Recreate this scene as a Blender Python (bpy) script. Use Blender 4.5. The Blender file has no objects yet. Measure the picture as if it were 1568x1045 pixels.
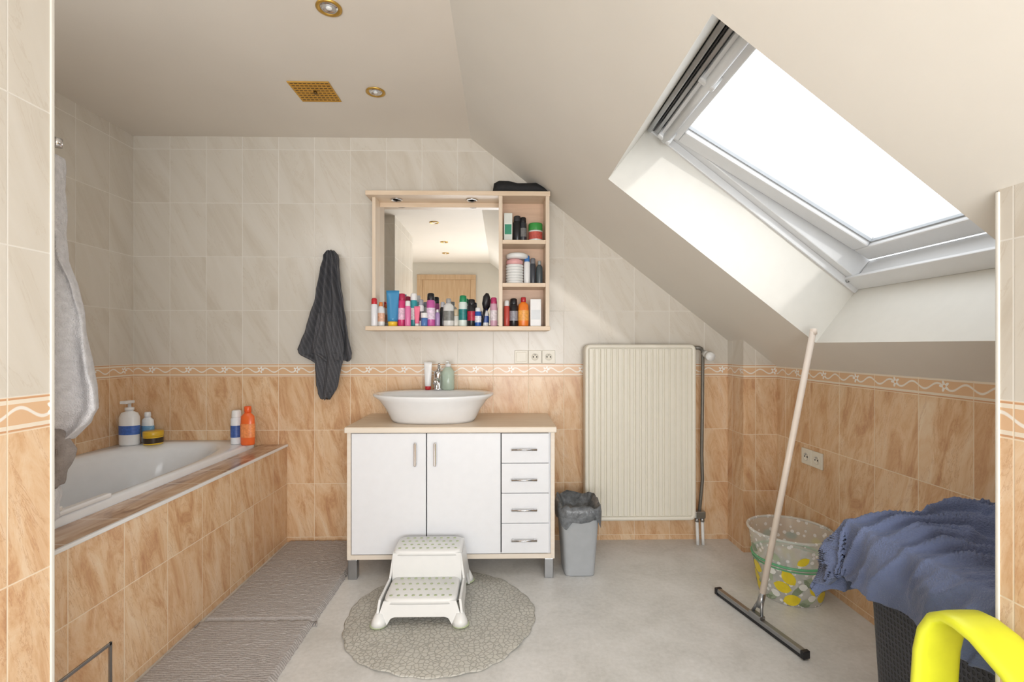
import bpy, bmesh, math, random
from mathutils import Vector, Matrix, noise
random.seed(7)
sc = bpy.context.scene
PI = math.pi

# ------------------------------------------------------------------ materials
def lin(c):
    r = []
    for v in c[:3]:
        v = v / 255.0
        r.append(v / 12.92 if v <= 0.04045 else ((v + 0.055) / 1.055) ** 2.4)
    return (r[0], r[1], r[2], 1.0)

class NT:
    def __init__(s, name):
        s.mat = bpy.data.materials.new(name)
        s.mat.use_nodes = True
        s.t = s.mat.node_tree
        s.N = s.t.nodes; s.L = s.t.links
        s.bsdf = s.N['Principled BSDF']
        s.out = s.N['Material Output']
    def new(s, k): return s.N.new(k)
    def put(s, sock, v):
        if isinstance(v, bpy.types.NodeSocket): s.L.new(v, sock)
        else: sock.default_value = v
    def m(s, op, a, b=None, c=None):
        n = s.new('ShaderNodeMath'); n.operation = op
        s.put(n.inputs[0], a)
        if b is not None: s.put(n.inputs[1], b)
        if c is not None: s.put(n.inputs[2], c)
        return n.outputs[0]
    def mix(s, f, a, b):
        n = s.new('ShaderNodeMix'); n.data_type = 'RGBA'
        s.put(n.inputs[0], f); s.put(n.inputs[6], a); s.put(n.inputs[7], b)
        return n.outputs[2]
    def ramp(s, f, stops):
        n = s.new('ShaderNodeValToRGB'); s.put(n.inputs[0], f)
        e = n.color_ramp.elements
        while len(e) < len(stops): e.new(0.5)
        for i, (p, c) in enumerate(stops):
            e[i].position = p; e[i].color = c
        return n.outputs[0]
    def step(s, v, a, b):
        n = s.new('ShaderNodeMapRange'); n.interpolation_type = 'SMOOTHSTEP'
        s.put(n.inputs[0], v); n.inputs[1].default_value = a; n.inputs[2].default_value = b
        return n.outputs[0]
    def comb(s, x, y, z):
        n = s.new('ShaderNodeCombineXYZ')
        s.put(n.inputs[0], x); s.put(n.inputs[1], y); s.put(n.inputs[2], z)
        return n.outputs[0]
    def pos(s):
        g = s.new('ShaderNodeNewGeometry'); x = s.new('ShaderNodeSeparateXYZ')
        s.L.new(g.outputs['Position'], x.inputs[0])
        return g, x.outputs[0], x.outputs[1], x.outputs[2]
    def noise(s, vec, scale, detail=3, dist=0.0, rough=0.5):
        n = s.new('ShaderNodeTexNoise')
        if vec is not None: s.put(n.inputs['Vector'], vec)
        n.inputs['Scale'].default_value = scale; n.inputs['Detail'].default_value = detail
        n.inputs['Distortion'].default_value = dist; n.inputs['Roughness'].default_value = rough
        return n.outputs[0]
    def bump(s, h, strength=0.3, dist=0.002):
        n = s.new('ShaderNodeBump'); n.inputs['Strength'].default_value = strength
        n.inputs['Distance'].default_value = dist
        s.put(n.inputs['Height'], h); s.L.new(n.outputs[0], s.bsdf.inputs['Normal'])

MC = {}
def pm(name, col, rough=0.4, metal=0.0, var=0.05, scale=25.0, bump=0.0, bscale=300.0, trans=0.0, alpha=1.0, sheen=0.0):
    if name in MC: return MC[name]
    n = NT(name)
    g, x, y, z = n.pos()
    f = n.noise(g.outputs['Position'], scale, 3)
    c = lin(col)
    lo = tuple(max(0, v * (1 - var * 1.5)) for v in c[:3]) + (1,)
    hi = tuple(min(1, v * (1 + var)) for v in c[:3]) + (1,)
    n.put(n.bsdf.inputs['Base Color'], n.ramp(f, [(0.3, lo), (0.7, hi)]))
    n.bsdf.inputs['Roughness'].default_value = rough
    n.bsdf.inputs['Metallic'].default_value = metal
    if trans: n.bsdf.inputs['Transmission Weight'].default_value = trans
    if alpha < 1: n.bsdf.inputs['Alpha'].default_value = alpha
    if sheen: n.bsdf.inputs['Sheen Weight'].default_value = sheen
    if bump: n.bump(n.noise(g.outputs['Position'], bscale, 4), bump, 0.004)
    MC[name] = n.mat
    return n.mat

ROW, TW = 0.30, 0.20
ZB0, ZB1 = 0.928, 0.998
def tile_mat(name, ox, oy):
    n = NT(name)
    g, X, Y, Z = n.pos()
    sn = n.new('ShaderNodeSeparateXYZ'); n.L.new(g.outputs['Normal'], sn.inputs[0])
    side = n.m('GREATER_THAN', n.m('ABSOLUTE', sn.outputs[0]), 0.5)
    ux = n.m('DIVIDE', n.m('SUBTRACT', X, ox), TW)
    uy = n.m('DIVIDE', n.m('SUBTRACT', Y, oy), TW)
    gu = n.m('ADD', n.m('MULTIPLY', ux, n.m('SUBTRACT', 1.0, side)), n.m('MULTIPLY', uy, side))
    up = n.m('GREATER_THAN', Z, ZB1)
    base = n.m('ADD', ZB0, n.m('MULTIPLY', up, ZB1 - ZB0))
    gv = n.m('DIVIDE', n.m('SUBTRACT', Z, base), ROW)
    fu, fv = n.m('FRACT', gu), n.m('FRACT', gv)
    iu, iv = n.m('FLOOR', gu), n.m('FLOOR', gv)
    du = n.m('MULTIPLY', n.m('MINIMUM', fu, n.m('SUBTRACT', 1.0, fu)), TW)
    dv = n.m('MULTIPLY', n.m('MINIMUM', fv, n.m('SUBTRACT', 1.0, fv)), ROW)
    dv = n.m('MINIMUM', dv, n.m('ABSOLUTE', n.m('SUBTRACT', Z, ZB1)))
    d = n.m('MINIMUM', du, dv)
    grout = n.m('SUBTRACT', 1.0, n.step(d, 0.0008, 0.0022))
    rnd = n.m('ADD', n.m('MULTIPLY', iu, 7.31), n.m('MULTIPLY', iv, 3.77))
    wn = n.new('ShaderNodeTexWhiteNoise'); wn.noise_dimensions = '1D'; n.put(wn.inputs['W'], rnd)
    # peach marble
    vec = n.comb(n.m('ADD', n.m('MULTIPLY', gu, 2.0), n.m('MULTIPLY', gv, 0.6)), n.m('MULTIPLY', gv, 0.8), rnd)
    a = n.noise(vec, 1.4, 10, 0.7, 0.72)
    peach = n.ramp(a, [(0.30, lin((184, 134, 96))), (0.42, lin((212, 170, 129))), (0.52, lin((227, 194, 156))), (0.62, lin((234, 208, 176))), (0.76, lin((241, 224, 199)))])
    v1 = n.noise(n.comb(n.m('ADD', n.m('MULTIPLY', gu, 1.6), n.m('MULTIPLY', gv, 0.7)), n.m('MULTIPLY', gv, 0.45), rnd), 1.7, 10, 0.6, 0.72)
    vein = n.m('SUBTRACT', 1.0, n.step(n.m('ABSOLUTE', n.m('SUBTRACT', v1, 0.5)), 0.0, 0.012))
    peach = n.mix(n.m('MULTIPLY', vein, 0.5), peach, lin((176, 122, 86)))
    peach = n.mix(n.m('MULTIPLY', wn.outputs[0], 0.3), peach, lin((212, 168, 128)))
    # white marble
    w1 = n.noise(n.comb(n.m('ADD', n.m('MULTIPLY', gu, 1.6), n.m('MULTIPLY', gv, 1.2)), n.m('MULTIPLY', gv, 0.5), rnd), 1.1, 7, 1.0, 0.6)
    white = n.ramp(w1, [(0.3, lin((204, 195, 181))), (0.45, lin((213, 206, 194))), (0.7, lin((218, 212, 202)))])
    vw = n.m('SUBTRACT', 1.0, n.step(n.m('ABSOLUTE', n.m('SUBTRACT', w1, 0.46)), 0.0, 0.010))
    white = n.mix(n.m('MULTIPLY', vw, 0.28), white, lin((188, 172, 154)))
    white = n.mix(n.m('MULTIPLY', wn.outputs[0], 0.2), white, lin((202, 194, 182)))
    # border
    vb = n.m('DIVIDE', n.m('SUBTRACT', Z, ZB0), ZB1 - ZB0)
    sw = n.m('MULTIPLY', n.m('SINE', n.m('MULTIPLY', gu, 4 * PI)), 0.16)
    sc1 = n.m('SUBTRACT', 1.0, n.step(n.m('ABSOLUTE', n.m('SUBTRACT', n.m('SUBTRACT', vb, 0.52), sw)), 0.03, 0.07))
    fx = n.m('MULTIPLY', n.m('SUBTRACT', fu, 0.5), TW / 0.07)
    fy = n.m('SUBTRACT', vb, 0.55)
    rr = n.m('SQRT', n.m('ADD', n.m('MULTIPLY', fx, fx), n.m('MULTIPLY', fy, fy)))
    ang = n.m('ARCTAN2', fy, fx)
    pet = n.m('ADD', 0.2, n.m('MULTIPLY', n.m('COSINE', n.m('MULTIPLY', ang, 5.0)), 0.08))
    fl = n.m('LESS_THAN', rr, pet)
    cen = n.m('LESS_THAN', rr, 0.07)
    bcol = n.mix(n.m('MULTIPLY', sc1, 0.9), lin((222, 184, 146)), lin((240, 236, 228)))
    bcol = n.mix(fl, bcol, lin((243, 240, 234)))
    bcol = n.mix(cen, bcol, lin((222, 174, 130)))
    edge = n.m('GREATER_THAN', n.m('ABSOLUTE', n.m('SUBTRACT', vb, 0.5)), 0.30)
    bcol = n.mix(edge, bcol, lin((234, 222, 204)))
    edge2 = n.m('GREATER_THAN', n.m('ABSOLUTE', n.m('SUBTRACT', vb, 0.5)), 0.42)
    bcol = n.mix(edge2, bcol, lin((208, 160, 120)))
    inb = n.m('MULTIPLY', n.m('GREATER_THAN', vb, 0.0), n.m('LESS_THAN', vb, 1.0))
    col = n.mix(up, peach, white)
    col = n.mix(inb, col, bcol)
    gcol = n.mix(up, lin((236, 220, 196)), lin((226, 222, 214)))
    col = n.mix(n.m('MULTIPLY', grout, 0.85), col, gcol)
    n.put(n.bsdf.inputs['Base Color'], col)
    n.put(n.bsdf.inputs['Roughness'], n.m('ADD', 0.27, n.m('MULTIPLY', grout, 0.5)))
    n.bump(n.m('SUBTRACT', 1.0, grout), 0.25, 0.0015)
    return n.mat

M_tile = tile_mat('tile_wall', -2.055, 2.0725)
M_tileL = tile_mat('tile_left', -2.055, 1.965)

def floor_mat():
    n = NT('vinyl_floor'); g, X, Y, Z = n.pos()
    P = g.outputs['Position']
    a = n.noise(P, 5.0, 6, 0.4, 0.6); b = n.noise(P, 60.0, 3, 0, 0.6)
    f = n.m('ADD', n.m('MULTIPLY', a, 0.65), n.m('MULTIPLY', b, 0.35))
    n.put(n.bsdf.inputs['Base Color'], n.ramp(f, [(0.35, lin((202, 201, 197))), (0.5, lin((216, 215, 212))), (0.65, lin((227, 226, 224)))]))
    n.bsdf.inputs['Roughness'].default_value = 0.42
    n.bump(b, 0.08, 0.001)
    return n.mat
M_floor = floor_mat()
M_ceil = pm('ceiling_plaster', (227, 219, 208), 0.5, var=0.015, scale=3, bump=0.03, bscale=90)
M_slope = pm('slope_plaster', (227, 222, 213), 0.5, var=0.015, scale=3, bump=0.03, bscale=90)
M_white = pm('white_paint', (222, 219, 211), 0.5, var=0.01)
M_frame = pm('window_white_lacquer', (222, 223, 224), 0.3, var=0.01)
M_cer = pm('ceramic_white', (236, 237, 238), 0.12, var=0.01)
M_acr = pm('tub_acrylic', (236, 239, 243), 0.16, var=0.01)
M_lam = pm('white_laminate', (232, 234, 238), 0.35, var=0.01)
M_chrome = pm('chrome', (215, 215, 217), 0.15, 1.0, var=0.02)
M_alu = pm('brushed_aluminium', (168, 170, 172), 0.35, 1.0, var=0.04)
M_gold = pm('brass', (206, 166, 84), 0.35, .8, var=0.05)
M_dark = pm('dark_plastic', (28, 28, 32), 0.4, var=0.1)
M_black = pm('black_cloth', (22, 22, 24), 0.7, var=0.1, bump=0.4)
M_cream = pm('radiator_cream', (231, 226, 212), 0.35, var=0.01)
M_gray = pm('gray_plastic', (172, 176, 180), 0.4, var=0.03)
M_plw = pm('white_plastic', (234, 235, 234), 0.35, var=0.01)

def wood_mat(name, c1, c2, ax=0, rough=0.4):
    n = NT(name); g, X, Y, Z = n.pos()
    s = [6.0, 60.0, 60.0] if ax == 0 else [60.0, 60.0, 5.0]
    v = n.comb(n.m('MULTIPLY', X, s[0]), n.m('MULTIPLY', Y, s[1]), n.m('MULTIPLY', Z, s[2]))
    f = n.noise(v, 1.0, 4, 0.3)
    n.put(n.bsdf.inputs['Base Color'], n.ramp(f, [(0.3, lin(c1)), (0.7, lin(c2))]))
    n.bsdf.inputs['Roughness'].default_value = rough
    return n.mat
M_wood = wood_mat('light_beech', (220, 196, 168), (231, 210, 186))
M_woodv = wood_mat('light_beech_v', (220, 200, 176), (231, 214, 194), 2)
M_edge = wood_mat('pale_edge', (226, 214, 198), (232, 223, 210), 0)
M_ctop = wood_mat('countertop_beech', (216, 194, 168), (227, 208, 186))
M_door = wood_mat('oak_door', (196, 164, 128), (212, 182, 148), 2)

def marble_brown():
    n = NT('marble_ledge'); g, X, Y, Z = n.pos()
    v = n.comb(n.m('MULTIPLY', X, 26.0), n.m('MULTIPLY', Y, 5.0), Z)
    f = n.noise(v, 1.0, 7, 0.8)
    gy = n.m('FRACT', n.m('DIVIDE', n.m('SUBTRACT', Y, 1.965), 0.2))
    gr = n.m('LESS_THAN', n.m('MINIMUM', gy, n.m('SUBTRACT', 1.0, gy)), 0.012)
    c = n.ramp(f, [(0.3, lin((146, 112, 88))), (0.5, lin((196, 162, 134))), (0.7, lin((220, 194, 168)))])
    n.put(n.bsdf.inputs['Base Color'], n.mix(gr, c, lin((225, 208, 188))))
    n.bsdf.inputs['Roughness'].default_value = 0.22
    return n.mat
M_ledge = marble_brown()

# ------------------------------------------------------------------ builder
class Obj:
    def __init__(s, name):
        s.name = name; s.bm = bmesh.new(); s.mats = []
    def mi(s, mat):
        if mat not in s.mats: s.mats.append(mat)
        return s.mats.index(mat)
    def add(s, b, mat, smooth=False, M=None):
        i = s.mi(mat)
        if M is not None: bmesh.ops.transform(b, matrix=M, verts=b.verts)
        for f in b.faces: f.material_index = i; f.smooth = smooth
        me = bpy.data.meshes.new('t'); b.to_mesh(me); b.free()
        s.bm.from_mesh(me); bpy.data.meshes.remove(me)
    def box(s, x0, x1, y0, y1, z0, z1, mat, bev=0.0, M=None, seg=2):
        b = bmesh.new(); bmesh.ops.create_cube(b, size=1.0)
        for v in b.verts:
            v.co = Vector(((x0 + x1) / 2 + v.co.x * (x1 - x0), (y0 + y1) / 2 + v.co.y * (y1 - y0), (z0 + z1) / 2 + v.co.z * (z1 - z0)))
        if bev: bmesh.ops.bevel(b, geom=b.edges[:], offset=bev, segments=seg, affect='EDGES', profile=0.5)
        s.add(b, mat, False, M)
    def prism(s, pts, a0, a1, mat, axis='Y', bev=0.0, M=None):
        b = bmesh.new()
        def mk(p, a):
            if axis == 'Y': return (p[0], a, p[1])
            if axis == 'X': return (a, p[0], p[1])
            return (p[0], p[1], a)
        v0 = [b.verts.new(mk(p, a0)) for p in pts]; v1 = [b.verts.new(mk(p, a1)) for p in pts]
        b.faces.new(v0); b.faces.new(v1[::-1])
        for i in range(len(pts)):
            j = (i + 1) % len(pts)
            b.faces.new((v0[i], v1[i], v1[j], v0[j]))
        bmesh.ops.recalc_face_normals(b, faces=b.faces[:])
        if bev: bmesh.ops.bevel(b, geom=b.edges[:], offset=bev, segments=2, affect='EDGES', profile=0.5)
        s.add(b, mat, False, M)
    def loft(s, rings, mat, cap0=True, cap1=True, smooth=True, M=None):
        b = bmesh.new(); R = [[b.verts.new(p) for p in r] for r in rings]
        n = len(rings[0])
        for k in range(len(R) - 1):
            for i in range(n):
                j = (i + 1) % n
                b.faces.new((R[k][i], R[k][j], R[k + 1][j], R[k + 1][i]))
        if cap0: b.faces.new(R[0][::-1])
        if cap1: b.faces.new(R[-1])
        bmesh.ops.recalc_face_normals(b, faces=b.faces[:])
        s.add(b, mat, smooth, M)
    def lathe(s, prof, c, mat, seg=24, sx=1.0, sy=1.0, smooth=True, cap0=True, cap1=True, M=None):
        rings = [[(c[0] + r * sx * math.cos(2 * PI * i / seg), c[1] + r * sy * math.sin(2 * PI * i / seg), c[2] + z) for i in range(seg)] for r, z in prof]
        s.loft(rings, mat, cap0, cap1, smooth, M)
    def tube(s, pts, r, mat, seg=12, M=None, smooth=True):
        pts = [Vector(p) for p in pts]; rings = []
        rs = r if isinstance(r, (list, tuple)) else [r] * len(pts)
        up = None
        for i, p in enumerate(pts):
            if i == 0: t = pts[1] - p
            elif i == len(pts) - 1: t = p - pts[i - 1]
            else: t = (pts[i + 1] - p).normalized() + (p - pts[i - 1]).normalized()
            t.normalize()
            if up is None:
                up = Vector((0, 0, 1)) if abs(t.z) < 0.9 else Vector((1, 0, 0))
            a = t.cross(up).normalized(); bb = a.cross(t).normalized(); up = bb
            rings.append([p + a * rs[i] * math.cos(2 * PI * k / seg) + bb * rs[i] * math.sin(2 * PI * k / seg) for k in range(seg)])
        s.loft(rings, mat, True, True, smooth, M)
    def grid(s, fn, nu, nv, mat, smooth=True, thick=0.0):
        b = bmesh.new()
        V = [[b.verts.new(fn(i / nu, j / nv)) for j in range(nv + 1)] for i in range(nu + 1)]
        for i in range(nu):
            for j in range(nv):
                b.faces.new((V[i][j], V[i + 1][j], V[i + 1][j + 1], V[i][j + 1]))
        bmesh.ops.recalc_face_normals(b, faces=b.faces[:])
        if thick:
            bmesh.ops.solidify(b, geom=b.faces[:], thickness=thick)
        s.add(b, mat, smooth)
    def done(s, subsurf=0):
        co = [v.co.copy() for v in s.bm.verts]
        mn = Vector((min(c.x for c in co), min(c.y for c in co), min(c.z for c in co)))
        mx = Vector((max(c.x for c in co), max(c.y for c in co), max(c.z for c in co)))
        o = Vector(((mn.x + mx.x) / 2, (mn.y + mx.y) / 2, mn.z))
        bmesh.ops.translate(s.bm, vec=-o, verts=s.bm.verts)
        me = bpy.data.meshes.new(s.name); s.bm.to_mesh(me); s.bm.free()
        for m in s.mats: me.materials.append(m)
        ob = bpy.data.objects.new(s.name, me); sc.collection.objects.link(ob); ob.location = o
        return ob

def sell(cx, cy, rx, ry, z, n=2.0, seg=48):
    out = []
    for i in range(seg):
        a = 2 * PI * i / seg; c, s_ = math.cos(a), math.sin(a)
        out.append((cx + rx * math.copysign(abs(c) ** (2 / n), c), cy + ry * math.copysign(abs(s_) ** (2 / n), s_), z))
    return out

# ------------------------------------------------------------------ room shell
BY = 2.73
def slz(x): return 2.13 - 0.78 * x
CZ = 2.27
o = Obj('floor'); o.box(-2.2, 1.6, -1.5, 2.85, -0.1, 0, M_floor); o.done()
o = Obj('wall_back'); o.prism([(-2.155, 0), (1.56, 0), (1.56, slz(1.56)), (-0.18, CZ), (-2.155, CZ)], BY, BY + 0.1, M_tile); o.done()
o = Obj('wall_left'); o.box(-2.155, -2.055, 1.06, BY, 0, CZ, M_tileL); o.done()
o = Obj('wall_left_partition'); o.box(-2.155, -0.97, 0.2, 1.06, 0, CZ, M_tileL); o.done()
o = Obj('trim_1'); o.box(-0.975, -0.967, 1.054, 1.063, 0, CZ, M_white, 0.002); o.done()
o = Obj('wall_right'); o.prism([(1.46, 0), (1.56, 0), (1.56, slz(1.56)), (1.46, slz(1.46))], 0.9, BY, M_tile); o.done()
o = Obj('wall_column'); o.prism([(1.28, 0), (1.46, 0), (1.46, slz(1.46)), (1.28, slz(1.28))], 2.55, BY, M_tile); o.done()
o = Obj('wall_right_partition'); o.prism([(0.94, 0), (1.56, 0), (1.56, slz(1.56)), (0.94, slz(0.94))], -1.4, 0.9, M_tile); o.done()
o = Obj('trim_2'); o.box(0.937, 0.945, 0.897, 0.904, 0, slz(0.945), M_white, 0.002); o.done()
o = Obj('wall_rear_left'); o.box(-1.9, -1.8, -1.4, 0.2, 0, CZ, M_white); o.done()
o = Obj('wall_rear'); o.prism([(-1.9, 0), (1.56, 0), (1.56, slz(1.56)), (-0.18, CZ), (-1.9, CZ)], -1.5, -1.4, M_white); o.done()
o = Obj('door_1')
o.box(-1.2, -1.13, -1.398, -1.36, 0.001, 2.03, M_door, 0.003); o.box(-0.45, -0.38, -1.398, -1.36, 0.001, 2.03, M_door, 0.003)
o.box(-1.2, -0.38, -1.398, -1.36, 2.03, 2.10, M_door, 0.003); o.box(-1.13, -0.45, -1.398, -1.375, 0.001, 2.03, M_door, 0.003)
o.box(-1.08, -1.06, -1.375, -1.34, 1.0, 1.12, M_alu, 0.003)
o.done()
o = Obj('ceiling'); o.box(-2.155, -0.18, -1.5, BY + 0.1, CZ, CZ + 0.1, M_ceil); o.done()

# slope with skylight opening
DS = (0.7886, -0.6151); NO = (0.6151, 0.7886)
S0, S1, Y0, Y1, DD = 0.0, 1.10, 0.996, 1.99, 0.305
def W(s, y, d): return (0.435 + DS[0] * s + NO[0] * d, y, 1.79 + DS[1] * s + NO[1] * d)
sl = Obj('ceiling_slope')
b = bmesh.new()
sa = (-0.18 - 0.435) / DS[0]; sb = (1.56 - 0.435) / DS[0]
ss = [sa, S0, S1, sb]; ys = [-1.5, Y0, Y1, BY + 0.1]
V = [[b.verts.new(W(s_, y_, 0)) for y_ in ys] for s_ in ss]
for i in range(3):
    for j in range(3):
        if i == 1 and j == 1: continue
        b.faces.new((V[i][j], V[i + 1][j], V[i + 1][j + 1], V[i][j + 1]))
sl.add(b, M_slope)
b = bmesh.new()
cs = [(S0, Y0), (S1, Y0), (S1, Y1), (S0, Y1)]
a0 = [b.verts.new(W(p[0], p[1], 0)) for p in cs]; a1 = [b.verts.new(W(p[0], p[1], DD + 0.1)) for p in cs]
for i in range(4):
    j = (i + 1) % 4; b.faces.new((a0[i], a0[j], a1[j], a1[i]))
sl.add(b, M_white)
b = bmesh.new()
ss = [sa - 0.5, S0 - 0.004, S1 + 0.004, sb + 0.1]; ys = [-1.5, Y0 - 0.004, Y1 + 0.004, BY + 0.1]
V = [[b.verts.new(W(s_, y_, 0.30)) for y_ in ys] for s_ in ss]
for i in range(3):
    for j in range(3):
        if i == 1 and j == 1: continue
        b.faces.new((V[i][j], V[i + 1][j], V[i + 1][j + 1], V[i][j + 1]))
sl.add(b, M_white)
sl.done()

# skylight window (local frame matrix: x=s, y=y, z=d)
ML = Matrix(((DS[0], 0, NO[0], 0.435), (0, 1, 0, 0), (DS[1], 0, NO[1], 1.79), (0, 0, 0, 1)))
w = Obj('window_1')
F0, F1 = 0.29, 0.385
w.box(0.0, 0.05, Y0, Y1, F0, F1, M_frame, 0.004, ML)
w.box(S1 - 0.055, S1, Y0, Y1, F0, F1, M_frame, 0.004, ML)
w.box(0.05, S1 - 0.055, Y0, Y0 + 0.05, F0, F1, M_frame, 0.004, ML)
w.box(0.05, S1 - 0.055, Y1 - 0.05, Y1, F0, F1, M_frame, 0.004, ML)
w.box(S1 - 0.075, S1, Y0, Y1, F0 - 0.012, F0 + 0.002, M_frame, 0.003, ML)
w.box(0.0, S1, Y1 - 0.012, Y1 - 0.0005, F0 - 0.03, F0, M_frame, 0.002, ML)
w.box(0.004, 0.022, Y0 + 0.03, Y1 - 0.05, F0 - 0.06, F0 - 0.01, M_alu, 0.003, ML)
w.box(0.024, 0.030, Y0 + 0.03, Y1 - 0.05, F0 - 0.045, F0 - 0.005, M_dark, 0.002, ML)
w.box(0.033, 0.048, Y0 + 0.03, Y1 - 0.05, F0 - 0.04, F0, M_alu, 0.002, ML)
MS = ML @ Matrix.Translation((0.05, 0, 0.262)) @ Matrix.Rotation(-math.atan(0.115), 4, 'Y')
ya, yb, se = Y0 + 0.055, Y1 - 0.055, 0.995
w.box(0.0, 0.08, ya, yb, 0, 0.05, M_frame, 0.006, MS)
w.box(se - 0.075, se, ya, yb, 0, 0.05, M_frame, 0.006, MS)
w.box(0.08, se - 0.075, ya, ya + 0.08, 0, 0.05, M_frame, 0.006, MS)
w.box(0.08, se - 0.075, yb - 0.08, yb, 0, 0.05, M_frame, 0.006, MS)
w.box(0.075, se - 0.07, yb - 0.087, yb - 0.081, 0.018, 0.03, M_gray, 0, MS)
w.box(se - 0.081, se - 0.076, ya + 0.08, yb - 0.08, 0.018, 0.03, M_gray, 0, MS)
w.box(0.02, se - 0.01, yb, yb + 0.006, 0.02, 0.035, M_gray, 0, MS)
w.box(se, se + .006, ya + .01, yb - .01, 0.015, 0.03, M_gray, 0, MS)
g = NT('thin_glass')
tr = g.new('ShaderNodeBsdfTransparent'); gl = g.new('ShaderNodeBsdfGlossy'); gl.inputs['Roughness'].default_value = 0.02
mx = g.new('ShaderNodeMixShader')
g.put(mx.inputs[0], g.m('ADD', 0.03, g.m('MULTIPLY', g.noise(None, 1.0, 1), 0.01)))
g.L.new(tr.outputs[0], mx.inputs[1]); g.L.new(gl.outputs[0], mx.inputs[2])
g.L.new(mx.outputs[0], g.out.inputs[0])
w.grid(lambda u, v: MS @ Vector((0.078 + u * (se - 0.151), ya + 0.078 + v * (yb - ya - 0.156), 0.025)), 1, 1, g.mat, False)
w.tube([ML @ Vector((0.085, Y0 + 0.07, 0.235)), ML @ Vector((0.085, Y1 - 0.075, 0.235))], 0.017, M_frame, 14)
w.box(0.055, 0.075, Y0 + 0.07, Y1 - 0.075, 0.235, 0.265, M_frame, 0.003, ML)
for yy in (Y0 + 0.08, 1.5, Y1 - 0.09):
    w.box(0.05, 0.11, yy - 0.012, yy + 0.012, 0.22, 0.27, M_frame, 0.006, ML)
w.tube([ML @ Vector((S1 - 0.06, Y1 - 0.012, F0 - 0.012)), ML @ Vector((S1 - 0.06, Y1 - 0.02, F0 - 0.012))], 0.007, M_alu, 10)
win = w.done()

# ------------------------------------------------------------------ tub
o = Obj('bathtub_surround')
o.box(-1.348, -1.207, 1.062, BY - 0.001, 0, 0.540, M_tileL)
o.box(-1.348, -1.211, 1.062, BY - 0.001, 0.540, 0.548, M_ledge)
o.box(-1.212, -1.200, 1.062, BY - 0.001, 0.537, 0.550, M_cer, 0.003)
for a in ((1.08, 1.51, 0.180, 0.190), (1.502, 1.512, 0.0, 0.190)):
    o.box(-1.209, -1.202, a[0], a[1], a[2], a[3], M_alu, 0.001)
o.done()
o = Obj('bathtub')
cx, cy = -1.7015, 1.896
R = [sell(cx, cy, 0.349, 0.831, 0.50, 14, 96), sell(cx, cy, 0.350, 0.832, 0.568, 14, 96), sell(cx, cy, 0.346, 0.828, 0.575, 14, 96),
     sell(cx, cy - 0.0, 0.315, 0.775, 0.575, 3.2, 96), sell(cx, cy, 0.300, 0.758, 0.568, 3.0, 96),
     sell(cx, cy, 0.285, 0.735, 0.54, 2.9, 96), sell(cx, cy, 0.262, 0.67, 0.40, 2.8, 96), sell(cx, cy, 0.235, 0.58, 0.24, 2.8, 96), sell(cx, cy, 0.18, 0.5, 0.19, 2.6, 96), sell(cx, cy, 0.05, 0.1, 0.18, 2, 96)]
o.loft(R, M_acr, False, True)
o.box(-1.380, -1.352, 1.07, 1.70, 0.576, 0.592, M_acr, 0.005)
o.done()

# ------------------------------------------------------------------ vanity
o = Obj('vanity_cabinet')
VX0, VX1, VF = -0.734, 0.247, 2.28
PX = 0.003073
def vx(px): return (px - 770) * PX
def vz(py): return 1.1 - (py - 530) * PX
o.box(VX0 + .004, VX1 - .004, VF + 0.018, 2.725, 0.095, 0.69, M_lam, 0.002)
o.box(VX0 + .002, VX0 + 0.02, VF + 0.004, 2.726, 0.093, 0.692, M_edge, 0.001)
o.box(VX1 - 0.02, VX1 - .002, VF + 0.004, 2.726, 0.093, 0.692, M_edge, 0.001)
o.box(VX0 + .002, VX1 - .002, VF + 0.006, 2.726, 0.093, 0.115, M_edge, 0.001)
o.box(VX0 - 0.006, VX1 + 0.006, VF - 0.012, 2.727, 0.692, 0.718, M_edge, 0.004)
o.box(VX0 - 0.004, VX1 + 0.004, VF - 0.010, 2.727, 0.717, 0.720, M_ctop, 0.001)
dz0, dz1 = 0.120, 0.688
o.box(vx(539), vx(652.3), VF, VF + 0.017, dz0, dz1, M_lam, 0.002)
o.box(vx(653.9), vx(766.5), VF, VF + 0.017, dz0, dz1, M_lam, 0.002)
o.box(vx(540), vx(840), VF + .0165, VF + 0.0185, dz0, dz1, M_dark)
hh = (dz1 - dz0) / 4
for k in range(4):
    o.box(vx(768), vx(841), VF, VF + 0.017, dz0 + k * hh + 0.0015, dz0 + (k + 1) * hh - 0.0015, M_lam, 0.002)
    zz = dz0 + (k + 0.48) * hh
    for e in (786, 819): o.box(vx(e) - .004, vx(e) + .004, VF - 0.022, VF, zz - .004, zz + .004, M_chrome, 0.001)
    o.tube([(vx(783), VF - 0.024, zz), (vx(822), VF - 0.024, zz)], 0.0055, M_chrome, 10)
for e in (637, 667):
    o.box(vx(e) - .006, vx(e) + .006, VF - 0.03, VF - 0.02, vz(713), vz(677), M_chrome, 0.004)
    for q in (680, 710): o.box(vx(e) - .004, vx(e) + .004, VF - 0.022, VF, vz(q) - .004, vz(q) + .004, M_chrome, 0.001)
for xx in (VX0 + 0.006, VX1 - 0.05):
    for yy in (VF + 0.004, 2.66):
        o.box(xx, xx + 0.042, yy, yy + 0.042, 0.0, 0.094, M_alu, 0.003)
o.done()

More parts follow.
